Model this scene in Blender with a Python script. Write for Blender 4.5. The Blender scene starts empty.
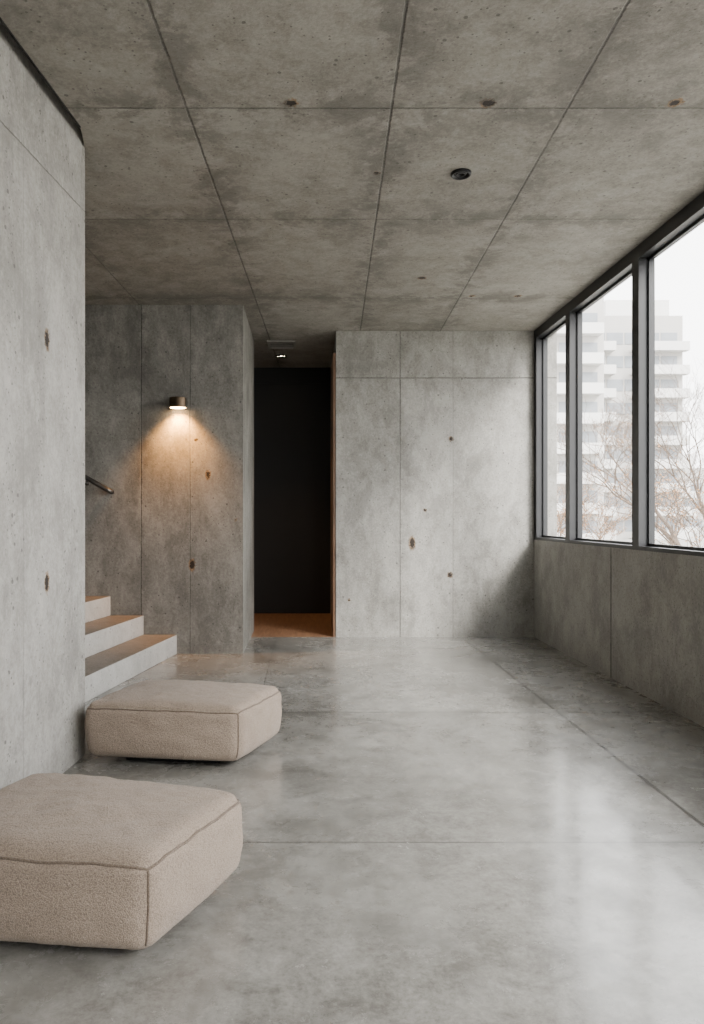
import bpy, bmesh, math, random
from mathutils import Vector, Matrix, noise as mnoise
random.seed(7)
F=740.0; VX=308.0; HY=517.0; CH=1.35; CZ=3.4425
scene=bpy.context.scene
def px(x,y,d): return Vector(((x-VX)/F*d, d, CH-(y-HY)/F*d))
# ------------------------------------------------------------------ mesh helpers
def link(o):
    scene.collection.objects.link(o); return o
def mesh_obj(name,verts,faces,mats=(),smooth=False,matidx=None):
    me=bpy.data.meshes.new(name); me.from_pydata([tuple(v) for v in verts],[],faces)
    for m in mats: me.materials.append(m)
    if matidx:
        for p,i in zip(me.polygons,matidx): p.material_index=i
    if smooth:
        for p in me.polygons: p.use_smooth=True
    me.update()
    return link(bpy.data.objects.new(name,me))
def boxgeo(V,Fc,x0,x1,y0,y1,z0,z1):
    b=len(V)
    V+= [(x0,y0,z0),(x1,y0,z0),(x1,y1,z0),(x0,y1,z0),(x0,y0,z1),(x1,y0,z1),(x1,y1,z1),(x0,y1,z1)]
    Fc+= [(b,b+3,b+2,b+1),(b+4,b+5,b+6,b+7),(b,b+1,b+5,b+4),(b+1,b+2,b+6,b+5),(b+2,b+3,b+7,b+6),(b+3,b,b+4,b+7)]
def boxes(name,lst,mats,bevel=0):
    V=[];Fc=[]
    for b in lst: boxgeo(V,Fc,*b)
    o=mesh_obj(name,V,Fc,mats)
    if bevel:
        m=o.modifiers.new('b','BEVEL'); m.width=bevel; m.segments=2; m.limit_method='ANGLE'
    return o
def prism(name,poly,z0,z1,mats,bevel=0,topmat=None):
    n=len(poly); V=[(p[0],p[1],z0) for p in poly]+[(p[0],p[1],z1) for p in poly]
    Fc=[tuple(range(n-1,-1,-1)),tuple(range(n,2*n))]+[(i,(i+1)%n,n+(i+1)%n,n+i) for i in range(n)]
    mi=[0]*len(Fc)
    if topmat is not None: mi[1]=topmat
    o=mesh_obj(name,V,Fc,mats,matidx=mi)
    bm=bmesh.new(); bm.from_mesh(o.data); bmesh.ops.recalc_face_normals(bm,faces=bm.faces); bm.to_mesh(o.data); bm.free()
    if bevel:
        m=o.modifiers.new('b','BEVEL'); m.width=bevel; m.segments=2; m.limit_method='ANGLE'
    return o
def tubegeo(V,Fc,pts,rads,n=8,closed=False):
    b=len(V); N=len(pts)
    prev=None
    for i,p in enumerate(pts):
        if closed: t=(pts[(i+1)%N]-pts[i-1])
        else: t=(pts[min(i+1,N-1)]-pts[max(i-1,0)])
        if t.length<1e-9: t=Vector((0,0,1))
        t.normalize()
        if prev is None:
            up=Vector((0,0,1)) if abs(t.z)<.9 else Vector((1,0,0))
            a=t.cross(up).normalized()
        else:
            a=prev-t*prev.dot(t)
            a.normalize()
        prev=a; c=t.cross(a)
        r=rads[i] if isinstance(rads,(list,tuple)) else rads
        for k in range(n):
            an=2*math.pi*k/n
            V.append(tuple(p+a*math.cos(an)*r+c*math.sin(an)*r))
    for i in range(N if closed else N-1):
        j=(i+1)%N
        for k in range(n):
            l=(k+1)%n
            Fc.append((b+i*n+k,b+i*n+l,b+j*n+l,b+j*n+k))
    if not closed:
        Fc.append(tuple(b+k for k in range(n-1,-1,-1))); Fc.append(tuple(b+(N-1)*n+k for k in range(n)))
def lathe(name,prof,mats,n=40,axis='z'):
    V=[];Fc=[]
    for r,z in prof:
        for k in range(n):
            a=2*math.pi*k/n; V.append((r*math.cos(a),r*math.sin(a),z))
    m=len(prof)
    for i in range(m-1):
        for k in range(n):
            l=(k+1)%n
            Fc.append((i*n+k,i*n+l,(i+1)*n+l,(i+1)*n+k))
    return mesh_obj(name,V,Fc,mats,smooth=True)
def empty(name,loc=(0,0,0)):
    e=bpy.data.objects.new(name,None); e.empty_display_size=.1; e.location=loc; return link(e)
def par(c,p):
    c.parent=p; return c
def tag(o,label,cat,group=None):
    o["label"]=label; o["category"]=cat
    if group: o["group"]=group
def struct(o,label,cat):
    o["kind"]="structure"; tag(o,label,cat)
# ------------------------------------------------------------------ material helpers
class NT:
    def __init__(s,name):
        s.m=bpy.data.materials.new(name); s.m.use_nodes=True; s.t=s.m.node_tree
        s.b=s.t.nodes['Principled BSDF']; s.out=s.t.nodes['Material Output']
        s.P=s.n('ShaderNodeTexCoord').outputs['Object']
    def n(s,k): return s.t.nodes.new(k)
    def L(s,a,b): s.t.links.new(a,b)
    def put(s,sock,v):
        if hasattr(v,'is_output'): s.L(v,sock)
        else: sock.default_value=v
    def math(s,op,a,b=None,c=None,clamp=False):
        n=s.n('ShaderNodeMath'); n.operation=op; n.use_clamp=clamp
        s.put(n.inputs[0],a)
        if b is not None: s.put(n.inputs[1],b)
        if c is not None: s.put(n.inputs[2],c)
        return n.outputs[0]
    def vmath(s,op,a,b=None):
        n=s.n('ShaderNodeVectorMath'); n.operation=op; s.put(n.inputs[0],a)
        if b is not None: s.put(n.inputs[1],b)
        return n.outputs['Value'] if op in('DISTANCE','LENGTH') else n.outputs[0]
    def noise(s,vec,scale,detail=4,rough=.55,dist=0):
        n=s.n('ShaderNodeTexNoise'); s.L(vec,n.inputs['Vector']); n.inputs['Scale'].default_value=scale
        n.inputs['Detail'].default_value=detail; n.inputs['Roughness'].default_value=rough; n.inputs['Distortion'].default_value=dist
        return n.outputs['Fac'],n.outputs['Color']
    def rng(s,v,a,b,c=0.,d=1.,smooth=True):
        n=s.n('ShaderNodeMapRange'); n.interpolation_type='SMOOTHSTEP' if smooth else 'LINEAR'
        s.put(n.inputs[0],v)
        for i,x in enumerate((a,b,c,d)): n.inputs[i+1].default_value=x
        return n.outputs[0]
    def mix(s,f,a,b,mode='MIX'):
        n=s.n('ShaderNodeMix'); n.data_type='RGBA'; n.blend_type=mode
        s.put(n.inputs['Factor'],f)
        A=[i for i in n.inputs if i.name=='A' and i.type=='RGBA'][0]; B=[i for i in n.inputs if i.name=='B' and i.type=='RGBA'][0]
        s.put(A,a if hasattr(a,'is_output') else (*a,1)); s.put(B,b if hasattr(b,'is_output') else (*b,1))
        return [o for o in n.outputs if o.type=='RGBA'][0]
    def ramp(s,f,stops):
        n=s.n('ShaderNodeValToRGB'); s.L(f,n.inputs[0]); e=n.color_ramp.elements
        while len(e)<len(stops): e.new(.5)
        for el,(p,c) in zip(e,stops): el.position=p; el.color=(*c,1)
        return n.outputs[0]
    def bump(s,h,strength=.5,dist=.01):
        n=s.n('ShaderNodeBump'); n.inputs['Strength'].default_value=strength; n.inputs['Distance'].default_value=dist
        s.L(h,n.inputs['Height']); s.L(n.outputs[0],s.b.inputs['Normal'])
def plain(name,col,rough=.5,metal=0.,bump=0,var=.08,scale=20):
    t=NT(name); f,_=t.noise(t.P,scale,3)
    c=t.mix(f,[x*(1-var) for x in col],[min(1,x*(1+var)) for x in col]); t.L(c,t.b.inputs['Base Color'])
    t.b.inputs['Roughness'].default_value=rough; t.b.inputs['Metallic'].default_value=metal
    if bump: t.bump(f,bump,.003)
    return t.m
def emit(name,col,st):
    t=NT(name); t.b.inputs['Base Color'].default_value=(*col,1)
    t.b.inputs['Emission Color'].default_value=(*col,1); t.b.inputs['Emission Strength'].default_value=st
    return t.m
def concrete(name,dark,mid,light,lines=(),holes=(),stain=.5,rough=.75,bump=.9,streak=(1,1,.35),contrast=1.,gloss=False,pits=True,stainrng=(.5,.60),jointstain=None,tone=.06,bloom=.35,jw=.30,grain=.30):
    if jointstain is None: jointstain=stain
    t=NT(name); sx=t.n('ShaderNodeSeparateXYZ'); t.L(t.P,sx.inputs[0])
    shx=t.math('SUBTRACT',sx.outputs[0],t.math('MULTIPLY',sx.outputs[1],.035))
    CO=[sx.outputs[0],sx.outputs[1],sx.outputs[2],shx]
    n1,_=t.noise(t.P,1.1,4,.6,.3)
    sp=t.vmath('MULTIPLY',t.P,streak)
    n2,_=t.noise(sp,6.0,7,.8,.3)
    n3,n3c=t.noise(t.P,46,3,.8)
    v=t.math('ADD',t.math('MULTIPLY',n1,.28),t.math('ADD',t.math('MULTIPLY',n2,.72-grain),t.math('MULTIPLY',n3,grain)))
    idx=None
    for i,ln in enumerate(lines):
        if len(ln)>4: continue
        g=t.math('MULTIPLY',t.math('GREATER_THAN',CO[ln[0]],ln[1]),1.37*(i+1))
        idx=g if idx is None else t.math('ADD',idx,g)
    if idx is not None:
        w=t.n('ShaderNodeTexWhiteNoise'); w.noise_dimensions='1D'; t.L(idx,w.inputs['W'])
        v=t.math('ADD',v,t.math('MULTIPLY',t.math('SUBTRACT',w.outputs['Value'],.5),tone))
    a=.5-.12/contrast; b=.5+.12/contrast
    col=t.ramp(v,[(a,dark),(.5,mid),(b,light)])
    nb=None
    if stain:
        nb,_=t.noise(sp,2.4,8,.78,.2)
        col=t.mix(t.math('MULTIPLY',t.rng(nb,*stainrng),stain*.6),col,[x*.68 for x in dark])
        col=t.mix(t.math('MULTIPLY',t.rng(nb,.47,.36),stain*bloom),col,[min(1,x*1.18) for x in light])
    h=t.math('ADD',t.math('MULTIPLY',n3,.5),t.math('MULTIPLY',n2,.6))
    if pits:
        for sc,lo,mx_ in ((15,.45,.16),(42,.62,.25)):
            vo=t.n('ShaderNodeTexVoronoi'); vo.inputs['Scale'].default_value=sc; t.L(t.P,vo.inputs['Vector'])
            vs=t.n('ShaderNodeSeparateColor'); t.L(vo.outputs['Color'],vs.inputs[0])
            thr=t.math('MULTIPLY',t.rng(vs.outputs[0],lo,1.),mx_)
            pm=t.math('LESS_THAN',vo.outputs['Distance'],thr)
            col=t.mix(t.math('MULTIPLY',pm,.65),col,[x*.35 for x in dark]); h=t.math('SUBTRACT',h,t.math('MULTIPLY',pm,.7))
    if lines:
        wob=t.math('MULTIPLY',t.math('SUBTRACT',n3,.5),.004 if gloss else .014)
        Lm=None;Sm=None
        for ln in lines:
            ax,pos,hw,st=ln[:4]
            d=t.math('ABSOLUTE',t.math('ADD',t.math('SUBTRACT',CO[ax],pos),wob))
            l=t.math('MULTIPLY',t.rng(d,hw*.4,hw*1.3,1.,0.),st); s_=t.math('MULTIPLY',t.rng(d,0,jw,1.,0.,False),st)
            if len(ln)>4:
                ax2,lo=ln[4:6]; k=t.rng(CO[ax2],lo,lo+.6); l=t.math('MULTIPLY',l,k); s_=t.math('MULTIPLY',s_,k)
            Lm=l if Lm is None else t.math('MAXIMUM',Lm,l); Sm=s_ if Sm is None else t.math('MAXIMUM',Sm,s_)
        if jointstain:
            ns,_=t.noise(t.P,3.4,8,.78,.3)
            wet=t.rng(t.math('ADD',ns,t.math('MULTIPLY',Sm,.10)),.52,.65)
            col=t.mix(t.math('MULTIPLY',t.math('MULTIPLY',t.rng(Sm,0,.9),wet),jointstain),col,[x*.56 for x in dark])
        if not gloss:
            Lm=t.math('MULTIPLY',Lm,t.rng(n2,.36,.56,.35,1.))
        col=t.mix(t.math('MULTIPLY',Lm,.75),col,[x*.3 for x in dark]); h=t.math('SUBTRACT',h,t.math('MULTIPLY',Lm,1.2))
    if holes:
        pp=t.vmath('ADD',t.P,t.vmath('MULTIPLY',t.vmath('SUBTRACT',n3c,(.5,.5,.5)),(.065,.065,.065)))
        Hm=None;Rm=None
        for (x,y,z,r,sc) in holes:
            q=t.vmath('MULTIPLY',t.vmath('SUBTRACT',pp,(x,y,z)),sc)
            d=t.vmath('LENGTH',q)
            hm=t.rng(d,r*.62,r*.85,1.,0.); rm=t.rng(d,r*.9,r*1.3,1.,0.)
            Hm=hm if Hm is None else t.math('MAXIMUM',Hm,hm); Rm=rm if Rm is None else t.math('MAXIMUM',Rm,rm)
        col=t.mix(t.math('MULTIPLY',Rm,.75),col,t.mix(t.rng(n2,.42,.55),(.075,.05,.03),(.24,.13,.045)))
        col=t.mix(t.math('MULTIPLY',Hm,.95),col,(.014,.009,.006)); h=t.math('SUBTRACT',h,t.math('MULTIPLY',Hm,3))
    t.L(col,t.b.inputs['Base Color'])
    if gloss:
        r1=t.rng(n1,.35,.65,rough-.04,rough+.07)
        t.L(t.math('ADD',r1,t.math('MULTIPLY',t.rng(nb,.42,.64),.12)),t.b.inputs['Roughness'])
        t.b.inputs['Specular IOR Level'].default_value=.6
        t.b.inputs['Coat Weight'].default_value=.42
        t.L(t.rng(n2,.35,.65,.07,.20),t.b.inputs['Coat Roughness'])
    else: t.b.inputs['Roughness'].default_value=rough
    t.bump(h,bump,.006)
    return t.m
U=(1,1,1); ELZ=(1,1,.5)
bd=8.325
def H(x,y,d,r,sc=U):
    p=px(x,y,d); return (p.x,p.y,p.z,r,sc)
def HC(x,y,r,sc=U):
    d=F*(CZ-CH)/(HY-y); return ((x-VX)/F*d,d,CZ,r,sc)
m_ceil=concrete('concrete_ceiling',(.165,.152,.13),(.24,.224,.196),(.315,.298,.265),
  lines=[(3,-1.92,.006,.8),(3,-.755,.007,1),(3,.295,.007,1),(3,1.195,.007,1),(1,1.9,.006,1),(1,3.786,.006,1),(1,5.196,.006,1),(1,7.07,.006,1)],
  holes=[HC(291,103,.034),HC(488,103,.038),HC(675,103,.036),HC(377,173,.02),HC(422,278,.038),HC(472,296,.03),HC(518,296,.034)],
  stain=.55,jointstain=.6,streak=(1,1,1),contrast=1.2,tone=.09,bloom=.25)
m_back=concrete('concrete_back_wall',(.20,.192,.172),(.295,.285,.259),(.385,.373,.342),
  lines=[(0,1.035,.006,1),(0,1.63,.005,.45),(2,2.914,.006,1)],
  holes=[H(451,439,bd,.028),H(412,543,bd,.038,ELZ),H(450,575,bd,.030),H(425,510,bd,.019),H(349,600,bd,.016)],stain=.65,jointstain=.3,streak=(1,1,.6),contrast=1.3)
sd=7.3
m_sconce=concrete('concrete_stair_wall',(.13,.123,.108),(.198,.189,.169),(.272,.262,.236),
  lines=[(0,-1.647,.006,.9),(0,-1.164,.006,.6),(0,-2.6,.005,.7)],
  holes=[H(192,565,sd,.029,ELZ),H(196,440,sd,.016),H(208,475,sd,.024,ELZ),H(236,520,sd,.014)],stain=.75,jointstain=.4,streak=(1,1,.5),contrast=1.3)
def wl(x):
    s=.08; return (1.2657+s*4.2)/((VX-x)/F+s)
def HL(x,y,r,sc=U):
    d=wl(x); return H(x,y,d,r,sc)
m_left=concrete('concrete_left_wall',(.245,.235,.214),(.335,.322,.296),(.43,.416,.388),
  lines=[(2,3.08,.004,.7),(1,3.45,.003,.4)],
  holes=[HL(47,340,.026,ELZ),HL(47,583,.026,ELZ)],stain=.65,jointstain=.1,streak=(1,1,.6),bloom=.7,contrast=1.25)
m_low=concrete('concrete_low_wall',(.222,.214,.196),(.312,.303,.28),(.405,.395,.368),
  lines=[(1,6.21,.016,1),(1,4.2,.010,1)],stain=.5,jointstain=.2,streak=(1,1,.7),contrast=1.2)
m_floor=concrete('polished_concrete_floor',(.135,.129,.116),(.21,.203,.186),(.285,.278,.258),
  lines=[(0,-.355,.006,.6,1,5.3),(0,1.73,.012,1),(1,5.12,.013,.8),(1,3.07,.007,.8)],
  stain=.7,jointstain=.12,rough=.2,bump=.05,streak=(1,1,1),gloss=True,pits=False,contrast=1.35,stainrng=(.48,.64),tone=.03,bloom=.3,grain=.22)
m_step=concrete('concrete_step',(.37,.36,.335),(.47,.458,.43),(.56,.545,.515),stain=.2,streak=(1,1,1))
m_tread=concrete('tread_warm_reflection',(.13,.112,.096),(.185,.162,.14),(.25,.22,.19),stain=.3,streak=(1,1,1),rough=.5)  # brown puts the warm reflection on the treads into their colour
m_frame=plain('dark_window_frame',(.017,.018,.020),.45,.1)
m_black=plain('black_metal',(.012,.012,.013),.4,.5)
m_door=plain('black_door',(.006,.006,.0063),.6,0,.2,.2,6)
m_bronze=plain('dark_bronze',(.10,.07,.045),.38,.85)
m_rail=plain('dark_rail_metal',(.09,.085,.078),.35,.85)
m_void=plain('painted_gap_shade',(.012,.011,.010),.9)  # black for the strip that stands in for the gap's shade
t=NT('reddish_wood'); q=t.vmath('MULTIPLY',t.P,(9,.9,.9)); f,_=t.noise(q,3,5,.6,.8)
t.L(t.ramp(f,[(.3,(.13,.07,.04)),(.6,(.24,.135,.078)),(.8,(.31,.19,.12))]),t.b.inputs['Base Color']); t.b.inputs['Roughness'].default_value=.4
t.bump(f,.2,.003); m_wood=t.m
def fabric(name,c0,c1):
    t=NT(name)
    vo=t.n('ShaderNodeTexVoronoi'); vo.inputs['Scale'].default_value=270; t.L(t.P,vo.inputs['Vector'])
    f,_=t.noise(t.P,150,3,.7); g,_=t.noise(t.P,5,3)
    v=t.math('ADD',t.math('MULTIPLY',t.math('SUBTRACT',1.,vo.outputs['Distance']),.55),t.math('MULTIPLY',f,.45))
    c=t.ramp(v,[(.32,[x*.66 for x in c0]),(.55,c0),(.8,c1)])
    c=t.mix(t.math('MULTIPLY',g,.25),c,[x*.8 for x in c0])
    t.L(c,t.b.inputs['Base Color']); t.b.inputs['Roughness'].default_value=.95
    t.b.inputs['Sheen Weight'].default_value=.15; t.b.inputs['Specular IOR Level'].default_value=.15
    t.bump(v,.8,.004); return t.m
m_fab=fabric('beige_boucle',(.345,.274,.217),(.48,.395,.325))
m_pipe=fabric('beige_piping',(.20,.155,.12),(.31,.25,.20))
t=NT('window_glass'); t.t.nodes.remove(t.b)
tr=t.n('ShaderNodeBsdfTransparent'); gl=t.n('ShaderNodeBsdfGlossy'); gl.inputs['Roughness'].default_value=.02
mx=t.n('ShaderNodeMixShader'); mx.inputs[0].default_value=.05; t.L(tr.outputs[0],mx.inputs[1]); t.L(gl.outputs[0],mx.inputs[2]); t.L(mx.outputs[0],t.out.inputs[0]); m_glass=t.m
# ------------------------------------------------------------------ shell
RX=2.5425; SZ=1.095; s=.08; TOPZ=CZ+.4
def wx(y): return -1.2657-s*(4.2-y)
o=boxes('floor',[(-5,2.8,-3,8.325,-.2,0)],[m_floor]); struct(o,"polished grey concrete floor with thin control joints","floor")
o=boxes('floor_corridor',[(-.85,.315,8.325,10.6,-.2,0)],[m_wood]); struct(o,"reddish brown wooden floor of the passage by the dark door","floor")
gw=.062
o=prism('ceiling',[(2.8,-3),(2.8,10.6),(-5,10.6),(-5,4.2),(wx(4.2),4.2),(wx(3.97)+gw,3.97),(wx(-3)+gw,-3)],CZ,TOPZ,[m_ceil]); struct(o,"board-marked raw concrete ceiling with panel joints and tie holes","ceiling")
o=boxes('ceiling_leak_cap',[(-2.2,-1.0,-3,4.2,TOPZ,TOPZ+.1)],[m_left]); struct(o,"unseen slab added over the recess against light leaks","ceiling")  # unseen cap, added to keep daylight from leaking through the slot
o=boxes('wall_back',[(.315,2.8,bd,10.6,0,CZ)],[m_back]); struct(o,"raw concrete wall with panel joints and rusty tie holes","wall")
o=boxes('wall_right',[(RX,2.8,-3,bd,0,SZ)],[m_low]); struct(o,"low concrete wall beneath the row of windows","wall")
o=boxes('wall_stair',[(-5,-.641,sd,8.79,0,CZ),(-5,-.85,8.79,10.6,0,CZ)],[m_sconce]); struct(o,"weathered concrete wall with sconce beside the stairs","wall")
o=prism('wall_left',[(wx(4.2),4.2),(-4.9,4.2),(-4.9,-3),(wx(-3),-3)],0,TOPZ,[m_left]); struct(o,"pale smooth concrete wall with two tie holes","wall")
o=boxes('wall_far_left',[(-5.2,-5,-3,8.79,0,CZ)],[m_sconce]); struct(o,"concrete wall closing the stairwell","wall")
fx0,fx1,fz0,fz1=1.0,2.3,1.0,2.6  # opening behind the camera, sized for the fill light it admits
o=boxes('wall_front',[(-5,fx0,-3.2,-3,0,CZ),(fx1,2.8,-3.2,-3,0,CZ),(fx0,fx1,-3.2,-3,0,fz0),(fx0,fx1,-3.2,-3,fz1,CZ)],[m_left]); struct(o,"concrete wall with an opening added for fill light","wall")
o=boxes('wall_corridor',[(-.85,.315,10.43,10.6,0,CZ),(-.85,.315,10.36,10.43,3.22,CZ)],[m_door]); struct(o,"blackened wall around the black door","wall")
o=prism('trim_1',[(wx(3.97)+gw+.004,3.97),(wx(3.97)+gw-.006,3.97),(wx(-3)+gw-.006,-2.99),(wx(-3)+gw+.004,-2.99)],CZ-.004,CZ+.01,[m_void]); struct(o,"black strip painted as the dark gap along the ceiling","trim")  # thin black strip paints the shaded line of the ceiling gap
o=boxes('trim_2',[(.285,.315,8.34,9.2,0,3.2)],[m_wood]); struct(o,"reddish wooden jamb lining beside the dark door","trim")
o=boxes('door_1',[(-.85,.315,10.36,10.43,0,3.22)],[m_door],.003)
struct(o,"tall matt black door at the end of the passage","door")
# ------------------------------------------------------------------ windows
yb=[8.325,7.25,5.75,4.25,2.75,1.25,-.25,-1.75,-3.0]
X0=RX+.0; X1=RX+.125; tf=.06
for i in range(len(yb)-1):
    y1=yb[i]; y0=yb[i+1]
    tl=tf if i>0 else .09; tn=tf
    L=[(X0,X1,y1-tl,y1,SZ,CZ),(X0,X1,y0,y0+tn,SZ,CZ),(X0,X1,y0+tn,y1-tl,CZ-.10,CZ),(X0,X1,y0+tn,y1-tl,SZ,SZ+.03)]
    ya=y0+tn; yz=y1-tl; g=.022
    L+=[(X1-.055,X1-.02,yz-g,yz,SZ+.03,CZ-.10),(X1-.055,X1-.02,ya,ya+g,SZ+.03,CZ-.10),(X1-.055,X1-.02,ya+g,yz-g,CZ-.10-g,CZ-.10),(X1-.055,X1-.02,ya+g,yz-g,SZ+.03,SZ+.03+g)]
    w=boxes('window_%d'%(i+1),L,[m_frame]); struct(w,"near-black metal window frame with clear glass","window")
    gl_=boxes('glass',[(X1-.042,X1-.036,ya+.002,yz-.002,SZ+.032,CZ-.102)],[m_glass]); par(gl_,w)
L=[(fx0,fx1,-3.15,-3.05,fz0,fz0+.06),(fx0,fx1,-3.15,-3.05,fz1-.06,fz1)]
for k in range(2):
    xx=fx0+(fx1-fx0-.06)*k; L.append((xx,xx+.06,-3.15,-3.05,fz0+.06,fz1-.06))
w=boxes('window_9',L,[m_frame]); struct(w,"unseen dark framed window added in the end wall for fill","window")  # unseen window, added as a source of fill from behind the camera
# ------------------------------------------------------------------ stairs
st=empty('staircase',(-1.3,6,0)); tag(st,"pale concrete stairs, warm reflection painted on treads, rising beside the wall","stairs")
sl=.17; rise=.19; run=.327
for k in range(9):
    xa=-1.292-run*k; yf=sd-.003; yn=4.21
    z0=rise*k; z1=rise*(k+1)
    xb=xa-sl*(yf-yn)
    xl=-4.98
    poly=[(xa,yf),(xl,yf),(xl,yn),(xb,yn)]
    o=prism('step',poly,z0+(.0005 if k else 0),z1,[m_step,m_tread],.006,topmat=1)
    par(o,st); o.matrix_parent_inverse=Matrix.Translation(-Vector(st.location))
hr=empty('handrail',(-1.927,7.2,1.6)); tag(hr,"slim dark metal handrail fixed to the stair wall","handrail")
V=[];Fc=[]
pts=[Vector((-.02,.097,.0)),Vector((0,.08,0)),Vector((.008,.045,-.004)),Vector((0,.015,0)),Vector((-.03,0,.017)),Vector((-2.9,0,1.68))]
tubegeo(V,Fc,pts,.024,12)
o=mesh_obj('rail',V,Fc,[m_rail],True); par(o,hr)
for bx in (-.25,-1.5,-2.6):
    V=[];Fc=[]; zc=.017-(bx+.03)*.58
    tubegeo(V,Fc,[Vector((bx,0,zc-.01)),Vector((bx,.02,zc-.05)),Vector((bx,.09,zc-.06))],.007,8)
    tubegeo(V,Fc,[Vector((bx,.09,zc-.06)),Vector((bx,.098,zc-.06))],.025,16)
    o=mesh_obj('bracket',V,Fc,[m_rail],True); par(o,hr)
# ------------------------------------------------------------------ sconce
sp=px(178,403,7.22); sc=empty('wall_sconce',(sp.x,sd,sp.z)); tag(sc,"small bronze metal wall sconce casting warm light downward","wall light")
def roundbox(name,x0,x1,y0,y1,z0,z1,m,bv):
    o=boxes(name,[(x0,x1,y0,y1,z0,z1)],[m]); md=o.modifiers.new('b','BEVEL'); md.width=bv; md.segments=4; return o
par(roundbox('back_plate',-.045,.045,-.014,0,-.05,.05,m_bronze,.004),sc)
V=[];Fc=[]
n=28
def ringpts(rx,ry,z,cy): return [(rx*math.cos(2*math.pi*k/n),cy+ry*math.sin(2*math.pi*k/n),z) for k in range(n)]
rings=[ringpts(.02,.02,.052,-.085),ringpts(.078,.068,.052,-.085),ringpts(.083,.072,.046,-.085),ringpts(.083,.072,-.045,-.085),ringpts(.078,.067,-.047,-.085),ringpts(.076,.065,-.03,-.085)]
for r in rings: V+=r
for i in range(len(rings)-1):
    for k in range(n):
        l=(k+1)%n; Fc.append((i*n+k,(i+1)*n+k,(i+1)*n+l,i*n+l))
Fc.append(tuple(range(n)))
o=mesh_obj('housing',V,Fc,[m_bronze]); par(o,sc)
V=ringpts(.074,.063,-.036,-.085)+ringpts(.074,.063,-.050,-.085)
Fc=[tuple(range(n)),tuple(range(2*n-1,n-1,-1))]+[(k,n+k,n+(k+1)%n,(k+1)%n) for k in range(n)]
o=mesh_obj('lens',V,Fc,[emit('warm_lens',(1,.62,.28),40)]); par(o,sc); o["label"]="glowing warm lens"
def lamp(name,typ,loc,energy,col,rot=(0,0,0),**kw):
    l=bpy.data.lights.new(name,typ); l.energy=energy; l.color=col
    for k,v in kw.items(): setattr(l,k,v)
    o=bpy.data.objects.new(name,l); o.location=loc; o.rotation_euler=rot; return link(o)
lamp('sconce_light','SPOT',(sp.x,sd-.10,sp.z-.07),185,(1,.44,.09),(math.radians(22),0,0),spot_size=math.radians(112),spot_blend=.9,shadow_soft_size=.03)
# ------------------------------------------------------------------ downlights
def downlight(x,y,r,lensmat,label,up=CZ):
    e=empty('recessed_downlight',(x,y,up)); tag(e,label,"ceiling light")
    prof=[(r,0),(r,-.012),(r*.93,-.018),(r*.8,-.017),(r*.72,-.006),(r*.68,-.002)]
    par(lathe('trim_ring',prof,[m_black]),e)
    V=[(r*.7*math.cos(2*math.pi*k/32),r*.7*math.sin(2*math.pi*k/32),-.004) for k in range(32)]
    par(mesh_obj('lens',V,[tuple(range(31,-1,-1))],[lensmat]),e)
    par(lathe('inner_baffle',[(r*.55,-.0045),(r*.5,-.010),(r*.35,-.012),(r*.3,-.0045)],[m_black]),e)
    return e
downlight((461-VX)/F*4.5,4.5,.062,plain('dark_lens',(.02,.02,.022),.15),"small black recessed ceiling downlight, switched off")
e=downlight((281-VX)/F*9.6,9.6,.075,emit('bright_lens',(1,.8,.55),60),"small lit recessed downlight glowing warm before the black door")
lamp('passage_light','SPOT',(e.location.x+.05,9.4,CZ-.04),110,(1,.58,.28),(0,0,0),spot_size=math.radians(66),spot_blend=.8,shadow_soft_size=.04)
e=empty('ceiling_vent',((282-VX)/F*8.95,8.95,CZ)); tag(e,"small metal ceiling vent grille in the passage","vent")
w=.17;dp=.19
m_vent=plain('vent_metal',(.27,.26,.24),.5,.2)
par(boxes('frame',[(-w,w,-dp,-dp+.03,-.016,0),(-w,w,dp-.03,dp,-.016,0),(-w,-w+.03,-dp+.03,dp-.03,-.016,0),(w-.03,w,-dp+.03,dp-.03,-.016,0)],[m_vent],.003),e)
par(boxes('louver',[(-w+.03,w-.03,-dp+.03+.08*i+.03,-dp+.03+.08*i+.055,-.009,-.004) for i in range(4)],[m_vent]),e)
par(boxes('painted_vent_shade',[(-w+.03,w-.03,-dp+.03,dp-.03,-.003,-.001)],[m_black]),e)  # flat black sheet painted as the shade behind the louvers
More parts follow.
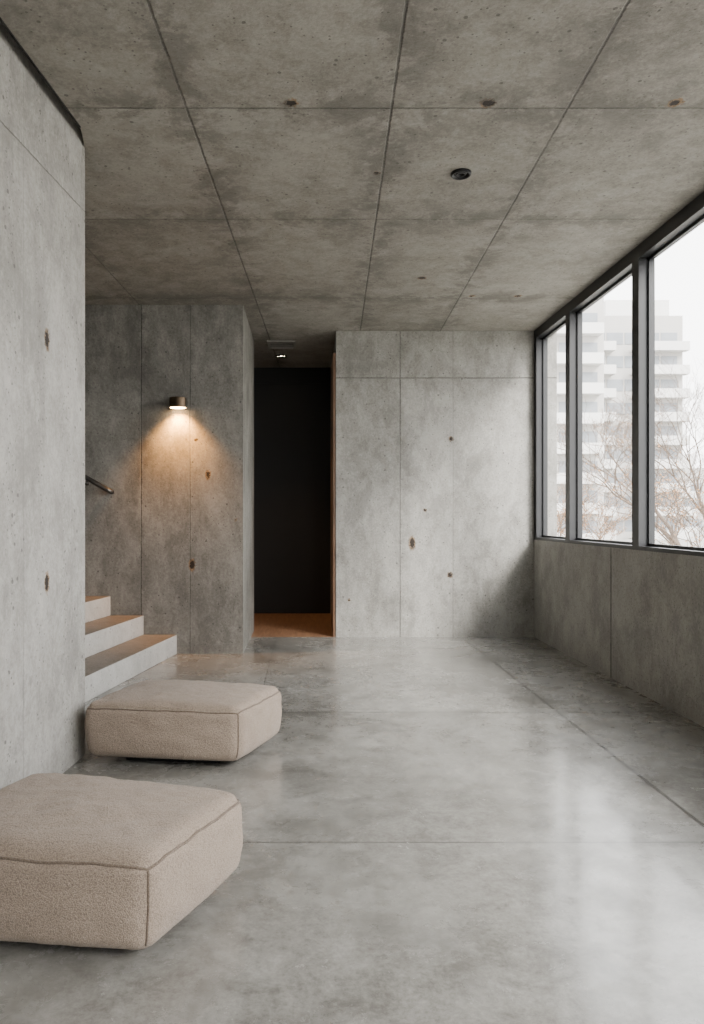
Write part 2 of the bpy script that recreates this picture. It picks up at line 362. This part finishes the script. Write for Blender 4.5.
# ------------------------------------------------------------------ ottomans
def ottoman(FL,FR,BR,BL,label,seed):
    cx=(FL[0]+FR[0]+BR[0]+BL[0])/4; cy=(FL[1]+FR[1]+BR[1]+BL[1])/4
    Q=[Vector((p[0]-cx,p[1]-cy)) for p in (FL,FR,BR,BL)]
    a,b,c=.43,.31,.150; r=.056; zb=.036
    zs=c-.026
    def Fm(p):
        h=(a-r,b-r,c-r)
        q=Vector([max(-h[i],min(h[i],p[i])) for i in range(3)]); d=p-q
        if d.length>1e-9: p=q+d.normalized()*r
        u=p.x/a; v=p.y/b; w=p.z/c
        fu=1-u*u; fv=1-v*v; fw=max(0,1-w*w)
        z=p.z
        if w>0: z+=.036*max(0,fu)**.55*max(0,fv)**.55*w
        u2=u*(1+.045*max(0,fv)**.6*fw**.5); v2=v*(1+.06*max(0,fu)**.6*fw**.5)
        tuck=1-.045*max(0,-w)**2
        pinch=1-.014*math.exp(-((p.z-zs)/.010)**2)
        u2*=tuck*pinch; v2*=tuck*pinch
        s_=(u2+1)/2; t_=(v2+1)/2
        xy=Q[0]*(1-s_)*(1-t_)+Q[1]*s_*(1-t_)+Q[2]*s_*t_+Q[3]*(1-s_)*t_
        P3=Vector((p.x*7+seed*9,p.y*7,p.z*5))
        wr=.006*mnoise.noise(P3)+.004*mnoise.noise(P3*2.7)
        side=.006*mnoise.noise(Vector((p.x*9,p.y*9+seed*5,p.z*16)))
        L=xy.length or 1
        xy=xy*(1+side/L*(1 if fw>.05 else .3))
        return Vector((xy.x,xy.y,z+c+zb+wr*(w>0)))
    e=empty('ottoman',(cx,cy,0)); tag(e,label,"ottoman","low boucle ottomans")
    bm=bmesh.new(); N=56; N3=30
    def face(fn,nu,nv,flip):
        g=[[bm.verts.new(Fm(Vector(fn(-1+2*i/nu,-1+2*j/nv)))) for j in range(nv+1)] for i in range(nu+1)]
        for i in range(nu):
            for j in range(nv):
                f=[g[i][j],g[i+1][j],g[i+1][j+1],g[i][j+1]]
                if flip: f.reverse()
                bm.faces.new(f)
    for sg in (-1,1):
        face(lambda i,j:(i*a,j*b,sg*c),N,44,sg<0)
        face(lambda i,j:(i*a,sg*b,j*c),N,N3,sg>0)
        face(lambda i,j:(sg*a,i*b,j*c),44,N3,sg<0)
    bmesh.ops.remove_doubles(bm,verts=bm.verts,dist=1e-5)
    bmesh.ops.recalc_face_normals(bm,faces=bm.faces)
    me=bpy.data.meshes.new('cushion'); bm.to_mesh(me); bm.free(); me.materials.append(m_fab)
    for p in me.polygons: p.use_smooth=True
    o=link(bpy.data.objects.new('cushion',me)); par(o,e)
    sb=o.modifiers.new('s','SUBSURF'); sb.levels=1; sb.render_levels=2
    tx=bpy.data.textures.get('boucle_tex') or bpy.data.textures.new('boucle_tex','CLOUDS'); tx.noise_scale=.008; tx.noise_depth=2
    dm=o.modifiers.new('d','DISPLACE'); dm.texture=tx; dm.strength=.003; dm.mid_level=.5; dm.texture_coords='LOCAL'
    V=[];Fc=[]; zz=zs; pts=[]
    M=40
    for i in range(M): pts.append(Fm(Vector((-a+2*a*i/M,-b,zz))))
    for i in range(M): pts.append(Fm(Vector((a,-b+2*b*i/M,zz))))
    for i in range(M): pts.append(Fm(Vector((a-2*a*i/M,b,zz))))
    for i in range(M): pts.append(Fm(Vector((-a,b-2*b*i/M,zz))))
    tubegeo(V,Fc,pts,.0048,8,True)
    o=mesh_obj('piping',V,Fc,[m_pipe],True); par(o,e)
    for sx_,sy_ in ((1,-1),(-1,-1),(1,1),(-1,1)):
        V=[];Fc=[]
        pts=[Fm(Vector((sx_*a,sy_*b,-c+.02+(zz+c-.02)*i/16))) for i in range(17)]
        tubegeo(V,Fc,pts,.0042,8)
        o=mesh_obj('corner_seam',V,Fc,[m_pipe],True); par(o,e)
    poly=[q*.60 for q in Q]
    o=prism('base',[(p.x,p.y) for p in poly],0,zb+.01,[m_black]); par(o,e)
ottoman((-1.30,2.29),(-.468,2.19),(-.23,2.74),(-1.10,2.97),"low beige boucle ottoman with piped seams, nearer the viewer",1.0)
ottoman((-1.225,4.02),(-.362,3.92),(-.15,4.44),(-1.02,4.64),"low beige boucle ottoman by the wall end and stairs",2.3)
# ------------------------------------------------------------------ exterior
GZ=-1.5
m_ground=plain('pale_ground',(.35,.34,.31),.9,0,0,.3,.6)
o=boxes('ground',[(-40,160,-60,-3.3,GZ-.3,GZ),(2.9,160,-3.3,200,GZ-.3,GZ)],[m_ground]); struct(o,"pale ground outside the windows","ground")
m_bld=plain('pale_facade',(.40,.385,.365),.8,0,0,.06,.3)
m_bld2=plain('pale_slab',(.60,.59,.57),.8,0,0,.06,.3)
m_win=plain('facade_glass',(.20,.215,.23),.4,0,0,.3,.4)
def building(x0,x1,y0,y1,zt,fl,label,band):
    e=empty('apartment_building',((x0+x1)/2,y0,GZ)); tag(e,label,"building")
    W=x1-x0; hh=zt-GZ
    o=boxes('body',[(-W/2,W/2,0,y1-y0,0,hh)],[m_bld]); par(o,e)
    o=boxes('penthouse',[(-W*.1,W*.45,2,y1-y0-2,hh,hh+2.6)],[m_bld2]); par(o,e)
    L=[];S=[]
    nf=int(hh/fl)
    nb=int(W/2.5)
    for f in range(nf):
        zb=f*fl+1.0
        for k in range(nb):
            xx=-W/2+.6+k*(W-1.2)/nb
            L.append((xx+.12,xx+(W-1.2)/nb-.12,-.06,.05,zb,zb+1.5))
        for (ba,bb) in band:
            xa=-W/2+W*ba; xb=-W/2+W*bb
            S.append((xa,xb,-1.3,0,zb-1.0,zb-.82)); S.append((xa,xb,-1.3,-1.2,zb-.82,zb+.15))
        for k in range(3):
            yy=1.5+k*4
            L.append((-W/2-.06,-W/2+.05,yy,yy+2.5,zb,zb+1.7)); L.append((W/2-.05,W/2+.06,yy,yy+2.5,zb,zb+1.7))
    o=boxes('window_panes',L,[m_win]); o["kind"]="stuff"; par(o,e)
    o=boxes('balconies',S,[m_bld2]); o["kind"]="stuff"; par(o,e)
building(33,48.1,95,110,27.2,3.0,"pale multi-storey apartment tower with balcony bands",[(-.01,.40),(.55,1.02)])
building(22,32,80,95,26,3.2,"pale plastered apartment block",[(.1,.95)])
building(48,70,130,145,10,3.1,"distant low pale apartment block",[(.1,.9)])
m_bark=plain('bark',(.11,.08,.06),.9,0,0,.2,3)
m_leaf=plain('dry_leaves',(.34,.18,.08),.9,0,0,.3,3)
def tree(x,y,h,label,seed,name='bare_tree',depth=5,thick=1.,spread=.5,cat='tree',leaves=2):
    rnd=random.Random(seed); V=[];Fc=[];LV=[];LF=[]
    def br(p,d,l,r,k):
        n=5; pts=[p.copy()]; q=p.copy(); dd=d.copy()
        for i in range(n):
            dd=(dd+Vector((rnd.uniform(-.24,.24),rnd.uniform(-.24,.24),rnd.uniform(-.10,.16)))).normalized()
            q=q+dd*l/n; pts.append(q.copy())
        tubegeo(V,Fc,pts,[max(.0045,r*(1-.45*i/n)) for i in range(n+1)],5 if k>1 else 3)
        if k<=1:
            for _ in range(leaves):
                c=pts[rnd.randint(1,n)]+Vector([rnd.uniform(-.06,.06) for _ in range(3)]); s_=rnd.uniform(.014,.03); b=len(LV)
                a1=Vector([rnd.uniform(-1,1) for _ in range(3)]).normalized(); b1=a1.orthogonal().normalized()
                LV.extend([tuple(c-a1*s_),tuple(c+b1*s_*.6),tuple(c+a1*s_),tuple(c-b1*s_*.6)]); LF.append((b,b+1,b+2,b+3))
        if k==0: return
        for j in range(3 if k>1 else 4):
            f=pts[rnd.randint(2,n)] if j else pts[n]
            nd=(dd+Vector((rnd.uniform(-1,1),rnd.uniform(-1,1),rnd.uniform(-.4,.5)))*spread*1.5).normalized()
            br(f,nd,l*rnd.uniform(.62,.85),r*.52,k-1)
    br(Vector((0,0,0)),Vector((0,0,1)),h*.30,h*.014*thick,depth)
    e=empty(name,(x,y,GZ)); tag(e,label,cat)
    par(mesh_obj('branches',V,Fc,[m_bark],True),e); lf=par(mesh_obj('leaves',LV,LF,[m_leaf]),e); lf["kind"]="stuff"
tree(11.2,21,9.0,"bare winter tree with a few brown leaves",3,depth=6,leaves=1)
tree(18.5,34,9.8,"bare winter tree with thin spreading branches",11,depth=6,leaves=1)
tree(8.6,23,4.8,"small bare tree with rusty leaves",5,leaves=6)
tree(13.6,40,6.6,"small bare tree with reddish leaves",8,leaves=6)
tree(10.4,31,5.8,"slender bare tree outside the windows",13,leaves=3)
tree(8.3,15.4,4.6,"young bare tree close to the glass",21,leaves=3)
for i,(x,y) in enumerate([(6.6,12.2),(7.6,19.0),(8.2,27.2),(12.0,27.6),(14.6,23.2),(14.0,31)]):
    tree(x,y,1.9,"leafless brown shrub with dense twigs",40+i,'shrub',4,1.0,.8,'shrub',leaves=5)
# ------------------------------------------------------------------ light
w=bpy.data.worlds.new('world'); scene.world=w; w.use_nodes=True
nt=w.node_tree; bg=nt.nodes['Background']
tc=nt.nodes.new('ShaderNodeTexCoord'); sxx=nt.nodes.new('ShaderNodeSeparateXYZ'); nt.links.new(tc.outputs['Generated'],sxx.inputs[0])
rp=nt.nodes.new('ShaderNodeValToRGB'); nt.links.new(sxx.outputs[2],rp.inputs[0])
rp.color_ramp.elements[0].position=0; rp.color_ramp.elements[0].color=(1,.985,.96,1)
rp.color_ramp.elements[1].position=.7; rp.color_ramp.elements[1].color=(.94,.955,.97,1)
nt.links.new(rp.outputs[0],bg.inputs['Color']); bg.inputs['Strength'].default_value=9.3
p=lamp('window_portal','AREA',(RX+.2,2.66,(SZ+CZ)/2),1,(1,1,1),(0,math.radians(90),0),shape='RECTANGLE',size=CZ-SZ,size_y=11.3)
p.data.cycles.is_portal=True
p=lamp('end_window_portal','AREA',((fx0+fx1)/2,-3.25,(fz0+fz1)/2),1,(1,1,1),(math.radians(90),0,0),shape='RECTANGLE',size=fx1-fx0,size_y=fz1-fz0)
p.data.cycles.is_portal=True
dv=Vector((-.50,.62,-.60))
sn=lamp('hazy_sun','SUN',(5,-5,8),11.0,(1,.97,.92),(0,0,0),angle=math.radians(18))
sn.rotation_euler=dv.to_track_quat('-Z','Y').to_euler()
# ------------------------------------------------------------------ camera
cd=bpy.data.cameras.new('camera'); cam=link(bpy.data.objects.new('camera',cd))
cam.location=(0,0,CH); cam.rotation_euler=(math.radians(90),0,0)
cd.sensor_width=36; cd.sensor_fit='VERTICAL'; cd.sensor_height=36; cd.lens=F/1024*36
cd.shift_x=(352-VX)/1024; cd.shift_y=(HY-512)/1024; cd.clip_start=.05; cd.clip_end=500
scene.camera=cam
